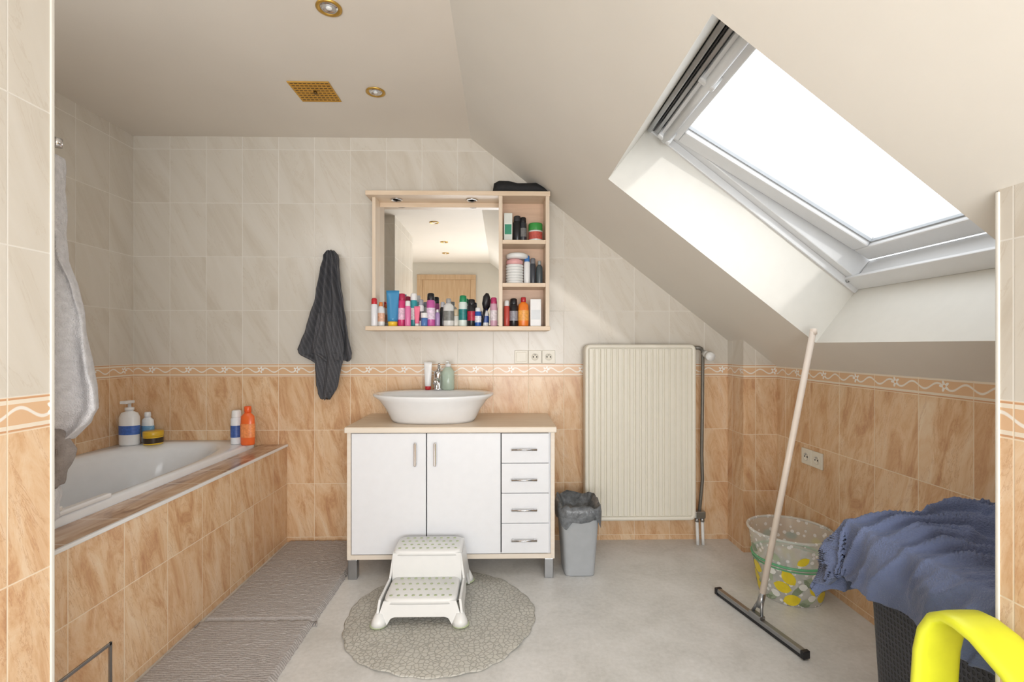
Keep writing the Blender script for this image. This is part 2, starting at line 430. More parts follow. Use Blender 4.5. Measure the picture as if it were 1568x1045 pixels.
# sink
o = Obj('washbasin')
sx, sy = -0.352, 2.475
R = [sell(sx, sy, 0.205, 0.135, 0.7205, 2.3), sell(sx, sy, 0.215, 0.15, 0.735, 2.2), sell(sx, sy, 0.24, 0.175, 0.785, 2.1), sell(sx, sy, 0.275, 0.20, 0.832, 2.1),
     sell(sx, sy, 0.303, 0.212, 0.850, 2.1), sell(sx, sy, 0.304, 0.212, 0.858, 2.1), sell(sx, sy, 0.297, 0.206, 0.861, 2.1),
     sell(sx, sy - 0.032, 0.268, 0.15, 0.858, 2.1), sell(sx, sy - 0.032, 0.255, 0.14, 0.845, 2.1), sell(sx, sy - 0.03, 0.21, 0.115, 0.79, 2.1), sell(sx, sy - 0.03, 0.12, 0.07, 0.758, 2), sell(sx, sy - 0.03, 0.025, 0.025, 0.754, 2)]
o.loft(R, M_cer)
o.lathe([(0.02, 0), (0.022, 0.003), (0.0, 0.004)], (sx, sy - 0.03, 0.7545), M_chrome, 20, cap1=False)
o.done()
o = Obj('basin_faucet')
fx_, fy_, fz = -0.352, 2.635, 0.8605
o.lathe([(0.027, 0), (0.027, 0.008), (0.022, 0.014), (0.021, 0.07), (0.023, 0.085), (0.021, 0.1), (0.012, 0.108)], (fx_, fy_, fz), M_chrome, 24)
o.tube([(fx_, fy_ - 0.012, fz + 0.05), (fx_, fy_ - 0.06, fz + 0.062), (fx_, fy_ - 0.105, fz + 0.058), (fx_, fy_ - 0.12, fz + 0.045)], [0.014, 0.012, 0.011, 0.011], M_chrome, 14)
o.tube([(fx_, fy_, fz + 0.1), (fx_ + 0.005, fy_ - 0.01, fz + 0.12), (fx_ + 0.012, fy_ - 0.05, fz + 0.142)], [0.010, 0.008, 0.006], M_chrome, 12)
o.done()

# ------------------------------------------------------------------ bottles
def bottle(o, x, y, z, h, r, col, cap, kind='can', label=None, sy=0.8):
    m = pm('pl_%d_%d_%d' % col, col, 0.3, var=0.02); c = pm('pl_%d_%d_%d' % cap, cap, 0.3, var=0.02)
    C = (x, y, z)
    if kind == 'can':
        o.lathe([(r * .92, 0), (r, 0.004), (r, h * .74), (r * .8, h * .78), (r * .8, h * .79)], C, m, 20)
        o.lathe([(r * .84, h * .785), (r * .86, h * .8), (r * .82, h * .97), (r * .6, h)], C, c, 20)
    elif kind == 'flat':
        o.lathe([(r * .9, 0), (r, 0.006), (r * 1.03, h * .5), (r * .95, h * .74), (r * .5, h * .82), (r * .4, h * .84)], C, m, 24, 1, 0.6)
        o.lathe([(r * .45, h * .835), (r * .5, h * .85), (r * .48, h * .98), (r * .4, h)], C, c, 18, 1, .9)
    elif kind == 'tube':
        o.lathe([(r * .75, 0), (r * .8, h * .12), (r * .72, h * .13)], C, c, 20)
        rings = []
        for t in [0, .1, .3, .6, .9, 1.0]:
            zz = z + h * (.13 + .87 * t); rings.append(sell(x, y, r * (.85 + .25 * t), r * (.8 * (1 - t) + .08), zz, 2, 24))
        o.loft(rings, m)
    elif kind == 'pump':
        o.lathe([(r * .95, 0), (r, 0.008), (r, h * .62), (r * .8, h * .72), (r * .35, h * .76), (r * .35, h * .78)], C, m, 24, 1, .7)
        o.lathe([(r * .42, h * .775), (r * .42, h * .84), (r * .15, h * .85), (r * .15, h * .94)], C, c, 16)
        o.box(x - r * .35, x + r * .35, y - r * .9, y + r * .3, z + h * .935, z + h, c, 0.003)
    elif kind == 'box':
        o.box(x - r, x + r, y - r * .7, y + r * .7, z, z + h, m, 0.003)
        o.box(x - r * .8, x + r * .8, y - r * .72, y - r * .69, z + h * .25, z + h * .6, c)
    elif kind == 'jar':
        o.lathe([(r * .95, 0), (r, 0.005), (r, h * .6), (r * .9, h * .62)], C, m, 28)
        o.lathe([(r * 1.02, h * .62), (r * 1.04, h * .66), (r * 1.04, h * .95), (r * .98, h)], C, c, 28)
    if label:
        l = pm('lb_%d_%d_%d' % label, label, 0.35, var=0.15, scale=90)
        k = {'flat': .62, 'pump': .71}.get(kind, 1.0)
        if kind in ('can', 'flat', 'pump', 'jar'):
            z0, z1 = (0.2, 0.55) if kind != 'jar' else (0.12, .52)
            if kind == 'pump': z0, z1 = .24, .44
            o.lathe([(r * 1.015 if kind != 'flat' else r * 1.05, h * z0), (r * 1.015 if kind != 'flat' else r * 1.06, h * z1)], C, l, 24, 1, k, cap0=False, cap1=False)

S = 1 / 282.0
sh = Obj('toiletry_bottles')
zs = 1.2062
WHT, BLK = (236, 236, 236), (28, 28, 32)
L = [(574, 458, 5, (232, 232, 236), (200, 40, 50), 'can', None, 2.60), (584, 463, 6, WHT, (235, 140, 70), 'flat', (230, 180, 150), 2.64),
     (602, 446, 9, (60, 140, 190), (245, 200, 60), 'tube', None, 2.61), (616, 450, 6.5, (214, 60, 120), (180, 40, 80), 'can', (240, 200, 220), 2.63),
     (625, 462, 4.5, (226, 120, 170), WHT, 'can', None, 2.59), (634, 449, 6, (60, 160, 170), (240, 240, 240), 'can', WHT, 2.65),
     (639, 470, 4, (240, 120, 150), WHT, 'tube', None, 2.60), (645, 459, 4.5, WHT, (160, 160, 170), 'can', (60, 60, 70), 2.63),
     (660, 450, 6.5, (196, 90, 160), BLK, 'can', (230, 210, 230), 2.61), (670, 474, 4, (180, 150, 200), WHT, 'flat', None, 2.64),
     (678, 462, 4, BLK, (190, 190, 195), 'can', None, 2.66), (687, 458, 8, (214, 214, 212), (160, 160, 160), 'flat', (120, 120, 116), 2.61), (698, 474, 6, (226, 222, 214), (200, 180, 150), 'jar', None, 2.64),
     (709, 453, 6.5, (226, 238, 232), (30, 140, 90), 'can', (40, 130, 130), 2.62), (722, 459, 6.5, BLK, BLK, 'can', (180, 30, 60), 2.61),
     (732, 472, 5, (40, 90, 170), WHT, 'can', (230, 230, 240), 2.60), (743, 470, 5, WHT, (40, 60, 140), 'flat', (60, 90, 160), 2.65),
     (756, 456, 5.5, (214, 170, 190), (190, 60, 110), 'can', (230, 220, 225), 2.62), (650, 480, 5, (80, 120, 180), WHT, 'jar', None, 2.59)]
for x, top, hw, c, cp, k, lb, y in L:
    bottle(sh, (x - 770) / 741 * y, y, zs, (500 - top) * S, hw * S, c, cp, k, lb)
sh.tube([(-0.115, 2.63, zs + .004), (-0.098, 2.63, zs + .10)], [0.006, 0.008], M_dark, 10)
sh.tube([(-0.099, 2.63, zs + .095), (-0.094, 2.63, zs + .12), (-0.088, 2.63, zs + .16), (-0.085, 2.63, zs + .18)], [0.009, .02, .02, .008], M_dark, 12)
sh.done()

cb = Obj('shelf_toiletries')
def cz(k): return [1.2062, 1.4372, 1.6672][k]
L = [(0, 776, 40, 4.5, (200, 80, 70), WHT, 'can', None), (0, 786.5, 43, 6.5, BLK, BLK, 'can', (150, 150, 160)), (0, 801.5, 45, 8, (240, 130, 40), (190, 40, 50), 'flat', (245, 170, 80)), (0, 820, 42, 8.5, WHT, (210, 214, 218), 'box', None),
     (1, 807, 44, 5, WHT, (60, 120, 190), 'can', None), (1, 816, 40, 4.5, (60, 64, 72), (120, 120, 125), 'can', None), (1, 826, 36, 5, (70, 80, 84), (160, 165, 165), 'flat', None),
     (2, 778, 44, 6.5, (228, 232, 226), (60, 150, 120), 'box', None), (2, 792, 40, 6.5, BLK, (50, 50, 54), 'can', None), (2, 801, 38, 5.5, (50, 54, 60), BLK, 'can', (120, 120, 120)), (2, 820, 28, 10.5, (230, 234, 230), (60, 150, 70), 'jar', (200, 90, 80))]
for k, x, h, hw, c, cp, kd, lb in L:
    bottle(cb, (x - 770) / 741 * 2.64, 2.64, cz(k), h * S, hw * S, c, cp, kd, lb)
bx = (788 - 770) / 741 * 2.64
for q in range(7):
    cb.lathe([(0.043, q * 0.015), (0.048, q * 0.015 + .004), (0.048, q * 0.015 + .011), (0.043, q * 0.015 + .015)], (bx, 2.64, cz(1)), M_plw, 24)
cb.lathe([(0.04, .105), (0.046, .112), (0.046, .125), (.03, .135)], (bx, 2.64, cz(1)), pm('pinkish', (226, 170, 170), .5), 20)
cb.lathe([(0.05, .136), (0.06, .142), (0.06, .158), (.045, .166)], (bx + .014, 2.64, cz(1)), M_plw, 24)
cb.done()

# ------------------------------------------------------------------ mirror cabinet
o = Obj('mirror_cabinet')
MY0, MY1 = 2.57, 2.728
o.box(-0.728, 0.252, MY0, MY1, 1.900, 1.924, M_wood, 0.002)
o.box(-0.728, 0.252, MY0, MY1, 1.182, 1.205, M_wood, 0.002)
o.box(-0.702, -0.684, MY0 + 0.04, MY1, 1.205, 1.90, M_woodv, 0.001)
o.box(-0.022, -0.002, MY0 + .004, MY1, 1.205, 1.90, M_woodv, 0.001)
o.box(0.228, 0.248, MY0 + .004, MY1, 1.205, 1.90, M_woodv, 0.001)
for z in (1.415, 1.645): o.box(-0.002, 0.228, MY0 + .008, MY1, z, z + 0.021, M_wood, 0.001)
o.box(-0.002, 0.228, MY1 - 0.008, MY1, 1.205, 1.90, wood_mat('beech_back', (214, 180, 154), (226, 194, 168)))
o.box(-0.684, -0.022, 2.705, MY1, 1.874, 1.90, M_wood, 0.001)
o.box(-0.684, -0.022, 2.714, MY1, 1.205, 1.874, M_woodv)
mm = NT('mirror_silver'); mm.bsdf.inputs['Metallic'].default_value = 1.0; mm.bsdf.inputs['Roughness'].default_value = 0.01
mm.put(mm.bsdf.inputs['Base Color'], mm.ramp(mm.noise(None, 2.0, 1), [(0.0, (0.86, 0.87, 0.87, 1)), (1.0, (0.88, 0.89, 0.89, 1))]))
o.box(-0.684, -0.022, 2.708, 2.714, 1.215, 1.874, mm.mat, 0.0)
for xx in (-0.58, -0.17):
    o.lathe([(0.032, 0), (0.034, -0.003), (0.026, -0.006), (0.024, 0)], (xx, 2.65, 1.8998), M_chrome, 24)
o.done()

o = Obj('toiletry_bag')
prof = [(-0.055, .010, .010), (-0.048, .028, .03), (-0.02, .034, .038), (0.03, .034, .037), (0.08, .032, .031), (0.13, .034, .031), (0.18, .034, .031), (0.225, .028, .022), (0.245, .018, .013), (0.252, .006, .005)]
rings = []
for x, ry, rz in prof:
    r = []
    for i in range(20):
        a = 2 * PI * i / 20
        zz = rz * math.sin(a)
        r.append((x, 2.635 + ry * math.cos(a) + .004 * noise.noise(Vector((x * 20, a, 1))), 1.9245 + rz + zz * (1 + .15 * noise.noise(Vector((x * 30, a * 2, 3))) if zz > 0 else 1)))
    rings.append(r)
o.loft(rings, M_black); o.done()

# ------------------------------------------------------------------ radiator
o = Obj('radiator')
RX0, RX1, RZ0, RZ1 = 0.447, 1.055, 0.146, 1.108
o.box(RX0 + .01, RX1 - .01, 2.632, 2.685, RZ0 + .006, RZ1 - .006, M_cream, 0.008)
fr_pts = 0.018
def rr_frame():
    pts = []; r = .03
    for cx_, cz_, a0_ in ((RX1 - r, RZ1 - r, 0), (RX0 + r, RZ1 - r, 90), (RX0 + r, RZ0 + r, 180), (RX1 - r, RZ0 + r, 270)):
        for k in range(5):
            a = math.radians(a0_ + 22.5 * k); pts.append((cx_ + (r - .008) * math.cos(a), cz_ + (r - .008) * math.sin(a)))
    rings = []
    n_ = len(pts)
    for i in range(n_ + 1):
        p = pts[i % n_]; q0 = pts[(i - 1) % n_]; q1 = pts[(i + 1) % n_]
        t = Vector((q1[0] - q0[0], q1[1] - q0[1])).normalized(); nn = Vector((t.y, -t.x))
        rings.append([(p[0] + nn.x * u, y, p[1] + nn.y * u) for u, y in ((.008, 2.69), (.008, 2.624), (.004, 2.618), (-.006, 2.617), (-.012, 2.620), (-.014, 2.634), (-.014, 2.69))])
    o.loft(rings, M_cream, False, False, True)
rr_frame()
nr = 18; wv = (RX1 - RX0 - 2 * fr_pts) / nr
for k in range(nr):
    xa = RX0 + fr_pts + k * wv
    o.prism([(xa + .001, 2.634), (xa + .007, 2.623), (xa + wv - .007, 2.623), (xa + wv - .001, 2.634)], RZ0 + .026, RZ1 - .026, M_cream, 'Z')
for xx in (RX0 + .1, RX1 - .12): o.box(xx, xx + .03, 2.685, BY - .0005, RZ1 - .2, RZ1 - .1, M_cream, .002)
M_pipe = pm('pipe_gray', (120, 116, 108), 0.4, 0.3, var=.1)
o.tube([(RX1 - .005, 2.655, 1.09), (1.085, 2.655, 1.09), (1.10, 2.65, 1.08)], 0.011, M_pipe, 12)
o.tube([(1.085, 2.655, 1.09), (1.10, 2.655, 1.085), (1.108, 2.66, 1.05), (1.108, 2.665, .8), (1.104, 2.665, .5), (1.108, 2.665, .36), (1.098, 2.665, .25), (1.09, 2.665, .17)], 0.009, M_pipe, 12)
o.tube([(1.115, 2.655, 1.06), (1.118, 2.60, 1.045)], [0.018, 0.022], M_plw, 16)
o.tube([(1.118, 2.602, 1.046), (1.119, 2.575, 1.04)], [0.026, 0.022], M_plw, 16)
o.box(1.06, 1.12, 2.645, 2.68, .145, .185, M_alu, .006)
o.tube([(RX1 - .01, 2.66, .165), (1.065, 2.66, .165)], .01, M_alu)
for xx in (1.076, 1.106):
    o.tube([(xx, 2.662, .15), (xx, 2.662, .12), (xx, 2.655, .05), (xx, 2.65, .001)], .0085, M_plw)
    o.lathe([(.013, 0), (.013, .02)], (xx, 2.662, .125), M_alu, 6)
o.done()

# ------------------------------------------------------------------ waste bin
o = Obj('waste_bin')
bx0, by0 = 0.368, 2.385
R = [sell(bx0, by0, .072, .088, 0.001, 6), sell(bx0, by0, .074, .09, 0.008, 6), sell(bx0, by0, .094, .112, .30, 6), sell(bx0, by0, .098, .116, .305, 6), sell(bx0, by0, .098, .116, .318, 6), sell(bx0, by0, .092, .11, .318, 6), sell(bx0, by0, .07, .085, .02, 6)]
o.loft(R, M_gray)
M_bag = pm('bin_bag', (106, 110, 114), 0.28, var=.25, scale=60, bump=.8, bscale=60)
rings = []
for k, (rx, ry, z) in enumerate([(.104, .122, .26), (.106, .124, .28), (.106, .125, .31), (.102, .12, .335), (.095, .11, .34), (.07, .09, .30), (.06, .07, .28), (.035, .05, .295), (.01, .01, .285)]):
    r = sell(bx0, by0, rx, ry, z, 5, 64)
    q = []
    for i, p in enumerate(r):
        nn = noise.noise(Vector((p[0] * 35, p[1] * 35, k * 1.3))); n2 = noise.noise(Vector((p[0] * 60, p[1] * 60, k * 5.3)))
        lowdrop = (.025 * math.sin(i * .4) + .02 * nn) if k == 0 else 0
        d = Vector((p[0] - bx0, p[1] - by0, 0)).normalized()
        am = .003 if k < 4 else .012
        q.append((p[0] + d.x * abs(n2) * am, p[1] + d.y * abs(n2) * am, z + lowdrop + (nn * .022 if k > 2 else 0)))
    rings.append(q)
o.loft(rings, M_bag, False, True, True)
o.done()

# ------------------------------------------------------------------ step stool
o = Obj('step_stool')
M_st = pm('stool_plastic', (232, 233, 232), .35, var=.01); M_gr = pm('stool_grip_green', (178, 190, 154), .6, var=.05)
cx = -0.325; ZS = .0122
def panel(yf, w0, w1, h, th=.012, lean=0.0):
    pts = [(-w0, 0), (-w1, h), (w1, h), (w0, 0), (w0 - .045, 0), (w0 - .06, h * .28), (w0 - .075, h * .34), (-w0 + .075, h * .34), (-w0 + .06, h * .28), (-w0 + .045, 0)]
    M = Matrix.Translation((cx, yf, ZS)) @ Matrix.Rotation(lean, 4, 'X')
    o.prism(pts, 0, th, M_st, 'Y', .002, M)
def step(y0, y1, w, z):
    z += ZS
    o.loft([sell(cx, (y0 + y1) / 2, w + .004, (y1 - y0) / 2 + .004, z - .022, 7, 64), sell(cx, (y0 + y1) / 2, w, (y1 - y0) / 2, z - .006, 7, 64), sell(cx, (y0 + y1) / 2, w - .006, (y1 - y0) / 2 - .006, z, 7, 64)], M_st)
    ny = 4
    for j in range(ny):
        nx = 9 if j % 2 == 0 else 8
        for i in range(nx):
            xx = cx + (i - (nx - 1) / 2) * (2 * w - .05) / 8.0; yy = y0 + .025 + j * (y1 - y0 - .05) / (ny - 1)
            o.lathe([(.0065, 0), (.0065, .0012), (.004, .002)], (xx, yy, z - .0002), M_gr, 12)
step(1.895, 2.085, .142, .10)
step(2.075, 2.235, .146, .212)
panel(1.885, .172, .142, .09, .012, math.radians(-7))
panel(2.072, .150, .146, .20, .010, math.radians(-1))
panel(2.25, .172, .146, .20, .012, math.radians(5))
for sgn in (-1, 1):
    pts = [(1.885, 0), (1.90, .095), (2.075, .095), (2.08, .202), (2.235, .202), (2.265, 0), (2.21, 0), (2.19, .06), (2.13, .075), (2.05, .045), (1.96, .04), (1.94, 0)]
    M = Matrix.Translation((cx + sgn * .170, 0, ZS)) @ Matrix.Rotation(sgn * -math.radians(8), 4, 'Y')
    o.prism(pts, -.005, .005, M_st, 'X', .002, M)
    for yy in (1.895, 2.25):
        o.lathe([(.034, 0), (.034, .003), (.030, .006)], (cx + sgn * .160, yy, ZS), M_gr, 24)
        o.lathe([(.033, .004), (.026, .02), (.014, .045)], (cx + sgn * .158, yy, ZS), M_st, 24)
o.done()

# ------------------------------------------------------------------ mats
n = NT('pebble_mat'); gg, X, Y, Z = n.pos()
vo = n.new('ShaderNodeTexVoronoi'); vo.feature = 'DISTANCE_TO_EDGE'; vo.inputs['Scale'].default_value = 55; n.L.new(gg.outputs['Position'], vo.inputs['Vector'])
f = n.step(vo.outputs['Distance'], 0.01, 0.13)
n.put(n.bsdf.inputs['Base Color'], n.mix(f, lin((168, 166, 158)), lin((196, 194, 186)))); n.bsdf.inputs['Roughness'].default_value = .6
n.bump(f, .5, .002)
o = Obj('round_bath_mat')
mcx, mcy = -0.252, 1.975
rings = []
for r, z in [(1.0, .0012), (1.005, .004), (.99, .0065), (.6, .0065), (.2, .0065), (.01, .0065)]:
    q = []
    for i in range(180):
        a = 2 * PI * i / 180
        rr = .374 * (1 + (.018 * abs(math.sin(a * 13)) + .012 * math.sin(a * 5 + 1)) * (1 if r > .9 else 0)) * r
        lift = (.005 * max(0, math.sin(a * 9 + .5)) if .9 < r else 0)
        q.append((mcx + rr * math.cos(a) * 1.0, mcy + rr * math.sin(a), z + lift))
    rings.append(q)
o.loft(rings, n.mat, True, True, True); o.done()

n = NT('chenille_gray'); gg, X, Y, Z = n.pos()
wv_ = n.m('SINE', n.m('MULTIPLY', n.m('ADD', Y, n.m('MULTIPLY', n.noise(gg.outputs['Position'], 30, 3), .012)), 2 * PI / .011))
nf = n.noise(gg.outputs['Position'], 170, 4, 0, .7)
hgt = n.m('ADD', n.m('MULTIPLY', wv_, .2), n.m('MULTIPLY', nf, 1.4))
n.put(n.bsdf.inputs['Base Color'], n.ramp(n.m('MULTIPLY', hgt, .6), [(.05, lin((152, 146, 143))), (.45, lin((186, 180, 177))), (.85, lin((212, 207, 204)))]))
n.bsdf.inputs['Roughness'].default_value = .95; n.bump(hgt, .8, .004)
M_rug = n.mat
def rug(name, x0, x1, y0, y1, rot):
    o = Obj(name); nx, ny = 60, 110
    def fn(u, v):
        x = x0 + u * (x1 - x0); y = y0 + v * (y1 - y0)
        e = min(u, 1 - u, v * 2, (1 - v) * 2)
        h = .016 * min(1, e / .03) if e < .03 else .016
        h += .004 * noise.noise(Vector((x * 60, y * 60, 2))) * (1 if e > .01 else 0) + .003
        if e < .001: x += .006 * noise.noise(Vector((y * 90, x, 7))); y += .006 * noise.noise(Vector((x * 90, y, 3))); h = .001
        c = Vector(((x0 + x1) / 2, (y0 + y1) / 2, 0)); p = Vector((x, y, 0)) - c
        p.rotate(Matrix.Rotation(rot, 3, 'Z')); p += c
        return (min(max(p.x, -1.198), 3), min(p.y, 2.725), h)
    o.grid(fn, nx, ny, M_rug)
    for (cx_, cy_) in ((x0 + .01, y0), (x1 - .01, y0)):
        for k in range(9):
            a = random.uniform(-.5, .5)
            o.tube([(cx_ + k * .004 - .016, cy_ + .004, .006), (cx_ + k * .004 - .016 + a * .01, cy_ - .012, .006), (cx_ + k * .004 - .016 + a * .02, cy_ - .024, .004)], .0025, M_rug, 6)
    return o.done()
rug('bath_rug', -1.190, -.744, 1.928, 2.715, 0.0)
rug('bath_rug', -1.190, -.744, 1.08, 1.93, 0.006)

# ------------------------------------------------------------------ towels
n = NT('dark_towel'); gg, X, Y, Z = n.pos()
nf = n.noise(gg.outputs['Position'], 400, 3)
st = n.m('GREATER_THAN', n.m('FRACT', n.m('MULTIPLY', n.m('ADD', X, n.m('MULTIPLY', Z, .25)), 60)), .6)
n.put(n.bsdf.inputs['Base Color'], n.mix(st, n.ramp(nf, [(.3, lin((62, 62, 66))), (.7, lin((90, 90, 94)))]), n.ramp(nf, [(.3, lin((74, 74, 78))), (.7, lin((106, 106, 110)))])))
n.bsdf.inputs['Roughness'].default_value = .95; n.bump(nf, .8, .004)
M_dt = n.mat
def cloth(o, rows, mat, cyf, th, folds, amp, seed, seg=96, sub=6):
    full = []
    for k in range(len(rows) - 1):
        for q in range(sub):
            t = q / sub; full.append(tuple(rows[k][i] * (1 - t) + rows[k + 1][i] * t for i in range(3)))
    full.append(rows[-1]); rings = []
    H = rows[0][0] - rows[-1][0]
    for z, xl, xr in full:
        hx = (xr - xl) / 2; c = (xl + xr) / 2; r = []
        tt = (rows[0][0] - z) / H
        for i in range(seg):
            a = 2 * PI * i / seg; cs_, sn_ = math.cos(a), math.sin(a)
            ff = cs_ * folds
            f_ = amp * min(1, hx / .06) * math.sin(ff * PI + seed + 1.5 * noise.noise(Vector((tt * 2.5, seed, 0)))) + amp * .7 * noise.noise(Vector((cs_ * 4, z * 9, seed)))
            x = c + hx * cs_ ; y = cyf + sn_ * th * (.6 + .4 * math.sqrt(abs(sn_) + .01)) + f_
            x += .004 * noise.noise(Vector((z * 25, sn_, seed)))
            zz = z
            if tt > .93: zz = z + .015 * noise.noise(Vector((cs_ * 3, seed, 1)))
            r.append((x, y, zz))
        rings.append(r)
    o.loft(rings, mat)
TY = 2.675; TS = TY / 741
def tz(py): return 1.1 - (py - 530) * TS
def tx(px): return (px - 770) * TS
o = Obj('gray_hand_towel')
cloth(o, [(tz(385), tx(503), tx(514)), (tz(392), tx(498), tx(520)), (tz(430), tx(491), tx(524)), (tz(470), tx(481), tx(530)), (tz(510), tx(469), tx(536)), (tz(535), tx(459), tx(540)), (tz(541), tx(461), tx(541)), (tz(550), tx(480), tx(541)), (tz(554), tx(486), tx(538))], M_dt, TY, .016, 3.2, .021, 1.3)
cloth(o, [(tz(480), tx(490), tx(520)), (tz(530), tx(482), tx(530)), (tz(560), tx(486), tx(526)), (tz(590), tx(488), tx(521)), (tz(602), tx(490), tx(514)), (tz(610), tx(494), tx(508))], M_dt, TY - .010, .016, 2.0, .01, 4.0)
o.tube([(tx(509), BY - .001, tz(389)), (tx(509), 2.69, tz(389)), (tx(509), 2.672, tz(384))], [.012, .006, .005], M_chrome, 12)
o.done()

M_wt = pm('white_terry', (214, 214, 218), .95, var=.08, scale=60, bump=1.0, bscale=260)
M_gt = pm('taupe_terry', (150, 142, 138), .95, var=.1, scale=60, bump=1.0, bscale=260)
o = Obj('white_bath_towel')
yc = 1.24
cloth(o, [(1.59, -1.16, -1.14), (1.565, -1.18, -1.130), (1.45, -1.22, -1.124), (1.32, -1.27, -1.112), (1.20, -1.30, -1.082), (1.10, -1.33, -1.055), (1.0, -1.34, -1.026), (.94, -1.34, -1.020), (.905, -1.33, -1.042), (.88, -1.32, -1.072), (.865, -1.30, -1.092)], M_wt, yc, .045, 3.0, .020, .4)
cloth(o, [(.90, -1.30, -1.10), (.84, -1.29, -1.075), (.80, -1.28, -1.09), (.75, -1.27, -1.115)], M_gt, yc, .04, 3.0, .014, 2.4)
cloth(o, [(.80, -1.26, -1.14), (.72, -1.25, -1.115), (.66, -1.24, -1.125), (.64, -1.23, -1.15)], M_wt, yc, .035, 2.0, .01, 5.1)
o.tube([(-1.13, 1.062, 1.60), (-1.13, 1.22, 1.60), (-1.13, 1.245, 1.615)], [.012, .007, .008], M_chrome, 12)
o.lathe([(.013, 0), (.013, .02)], (-1.13, 1.245, 1.605), M_chrome, 16)
o.done()

BX0, BX1, BY0, BY1, BZ = 1.0, 1.42, .93, 1.345, .59
o = Obj('laundry_basket')
n = NT('basket_weave'); gg, X, Y, Z = n.pos()
uu = n.m('ADD', X, Y)
a_ = n.m('ABSOLUTE', n.m('SINE', n.m('MULTIPLY', uu, PI / .011))); b_ = n.m('ABSOLUTE', n.m('SINE', n.m('MULTIPLY', n.m('ADD', Z, 0.0), PI / .015)))
hole = n.step(n.m('MULTIPLY', a_, b_), .45, .65)
n.put(n.bsdf.inputs['Base Color'], n.mix(hole, lin((46, 48, 58)), lin((8, 8, 11)))); n.bsdf.inputs['Roughness'].default_value = .4
n.bump(n.m('SUBTRACT', 1.0, hole), .9, .004)
mxx, myy = (BX0 + BX1) / 2, (BY0 + BY1) / 2; hx, hy = (BX1 - BX0) / 2, (BY1 - BY0) / 2
o.loft([sell(mxx, myy, hx - .03, hy - .03, .001, 9, 96), sell(mxx, myy, hx - .026, hy - .026, .02, 9, 96), sell(mxx, myy, hx - .004, hy - .004, BZ - .05, 9, 96)], n.mat, True, False)
o.loft([sell(mxx, myy, hx - .002, hy - .002, BZ - .055, 9, 96), sell(mxx, myy, hx, hy, BZ - .05, 9, 96), sell(mxx, myy, hx, hy, BZ - .004, 9, 96), sell(mxx, myy, hx - .006, hy - .006, BZ, 9, 96)], M_dark, True, True)
o.done()
M_bt = pm('blue_terry', (102, 114, 148), .95, var=.10, scale=10, bump=1.0, bscale=240, sheen=.2)
o = Obj('blue_bath_towel')
def drape(u, v):
    px = .825 + u * (1.44 - .825); py = .915 + v * (1.58 - .915)
    r0x, r1x, r0y, r1y = BX0 - .008, BX1 + .01, BY0 - .02, BY1 + .006
    qx, qy = min(max(px, r0x), r1x), min(max(py, r0y), r1y)
    d = math.hypot(px - qx, py - qy)
    nz = noise.noise(Vector((px * 5, py * 4, 1.0)))
    s_ = (px * .45 + py * .89); t_ = (px * .89 - py * .45)
    n2 = noise.noise(Vector((t_ * 3.0 + nz * .6, s_ * 17, 4.0)))
    n4 = noise.noise(Vector((t_ * 6.0 + nz, s_ * 34, 14.0)))
    n3 = noise.noise(Vector((px * 40, py * 40, 9.0)))
    fold = max(0, 1.0 - abs(n2) * 3.0) ** 2 * .032 + max(0, 1.0 - abs(n4) * 3.0) ** 2 * .010
    e = min(1, max(0, min(qx - r0x, r1y - qy)) / .05)
    mound = .04 * math.exp(-((px - 1.2) ** 2 / .03 + (py - 1.22) ** 2 / .02))
    topz = BZ + .014 + e * (.012 + .02 * nz + .002 * n3 + mound) + (.35 + .65 * e) * fold
    topz = max(topz, BZ + .008)
    if d < 1e-6: return (px, py, topz)
    dx, dy = (px - qx) / d, (py - qy) / d
    tang = qy * 26 if abs(dx) > abs(dy) else qx * 26
    cor = min(abs(dx), abs(dy))
    out = min(d, .014) + d * (.04 + .25 * cor) + .018 * min(1, d / .1) * (.7 + math.sin(tang + 3 * nz)) + .5 * fold * min(1, d / .05)
    z = BZ + .014 + .35 * fold * max(0, 1 - d / .04) - max(0, d - .012) * (1 - .12 * cor) + .003 * n3
    return (min(qx + dx * out, 1.452), qy + dy * out, z)
o.grid(drape, 150, 150, M_bt, True, .007)
o.done()

M_yel = pm('lime_yellow_plastic', (218, 222, 52), .35, var=.03)
o = Obj('toilet_training_ladder')
def strap(path, w, t, xc):
    pts = [Vector((p[0], p[1])) for p in path]; rings = []
    for i, p in enumerate(pts):
        a = pts[min(i + 1, len(pts) - 1)] - pts[max(i - 1, 0)]; a.normalize(); nn = Vector((-a.y, a.x))
        ring = []
        for k in range(20):
            an = 2 * PI * k / 20; c, s_ = math.cos(an), math.sin(an)
            lx = math.copysign(abs(c) ** .5, c) * w
            ln = math.copysign(abs(s_) ** .7, s_) * t
            ring.append((xc[i] + lx, p.x + nn.x * ln, p.y + nn.y * ln))
        rings.append(ring)
    return rings
path = [(.96, .0), (.955, .2), (.945, .4), (.938, .50), (.928, .545), (.908, .58), (.885, .595), (.86, .597), (.83, .587), (.78, .555), (.72, .50), (.66, .44), (.62, .38), (.60, .25), (.59, .0)]
o.loft(strap(path, .045, .012, [.855] * 8 + [.86, .865, .87, .87, .87, .87, .87]), M_yel)
o.box(.815, .90, .61, .95, .16, .18, M_yel, .008)
o.box(.815, .90, .62, .935, .36, .38, M_yel, .008)
o.done()

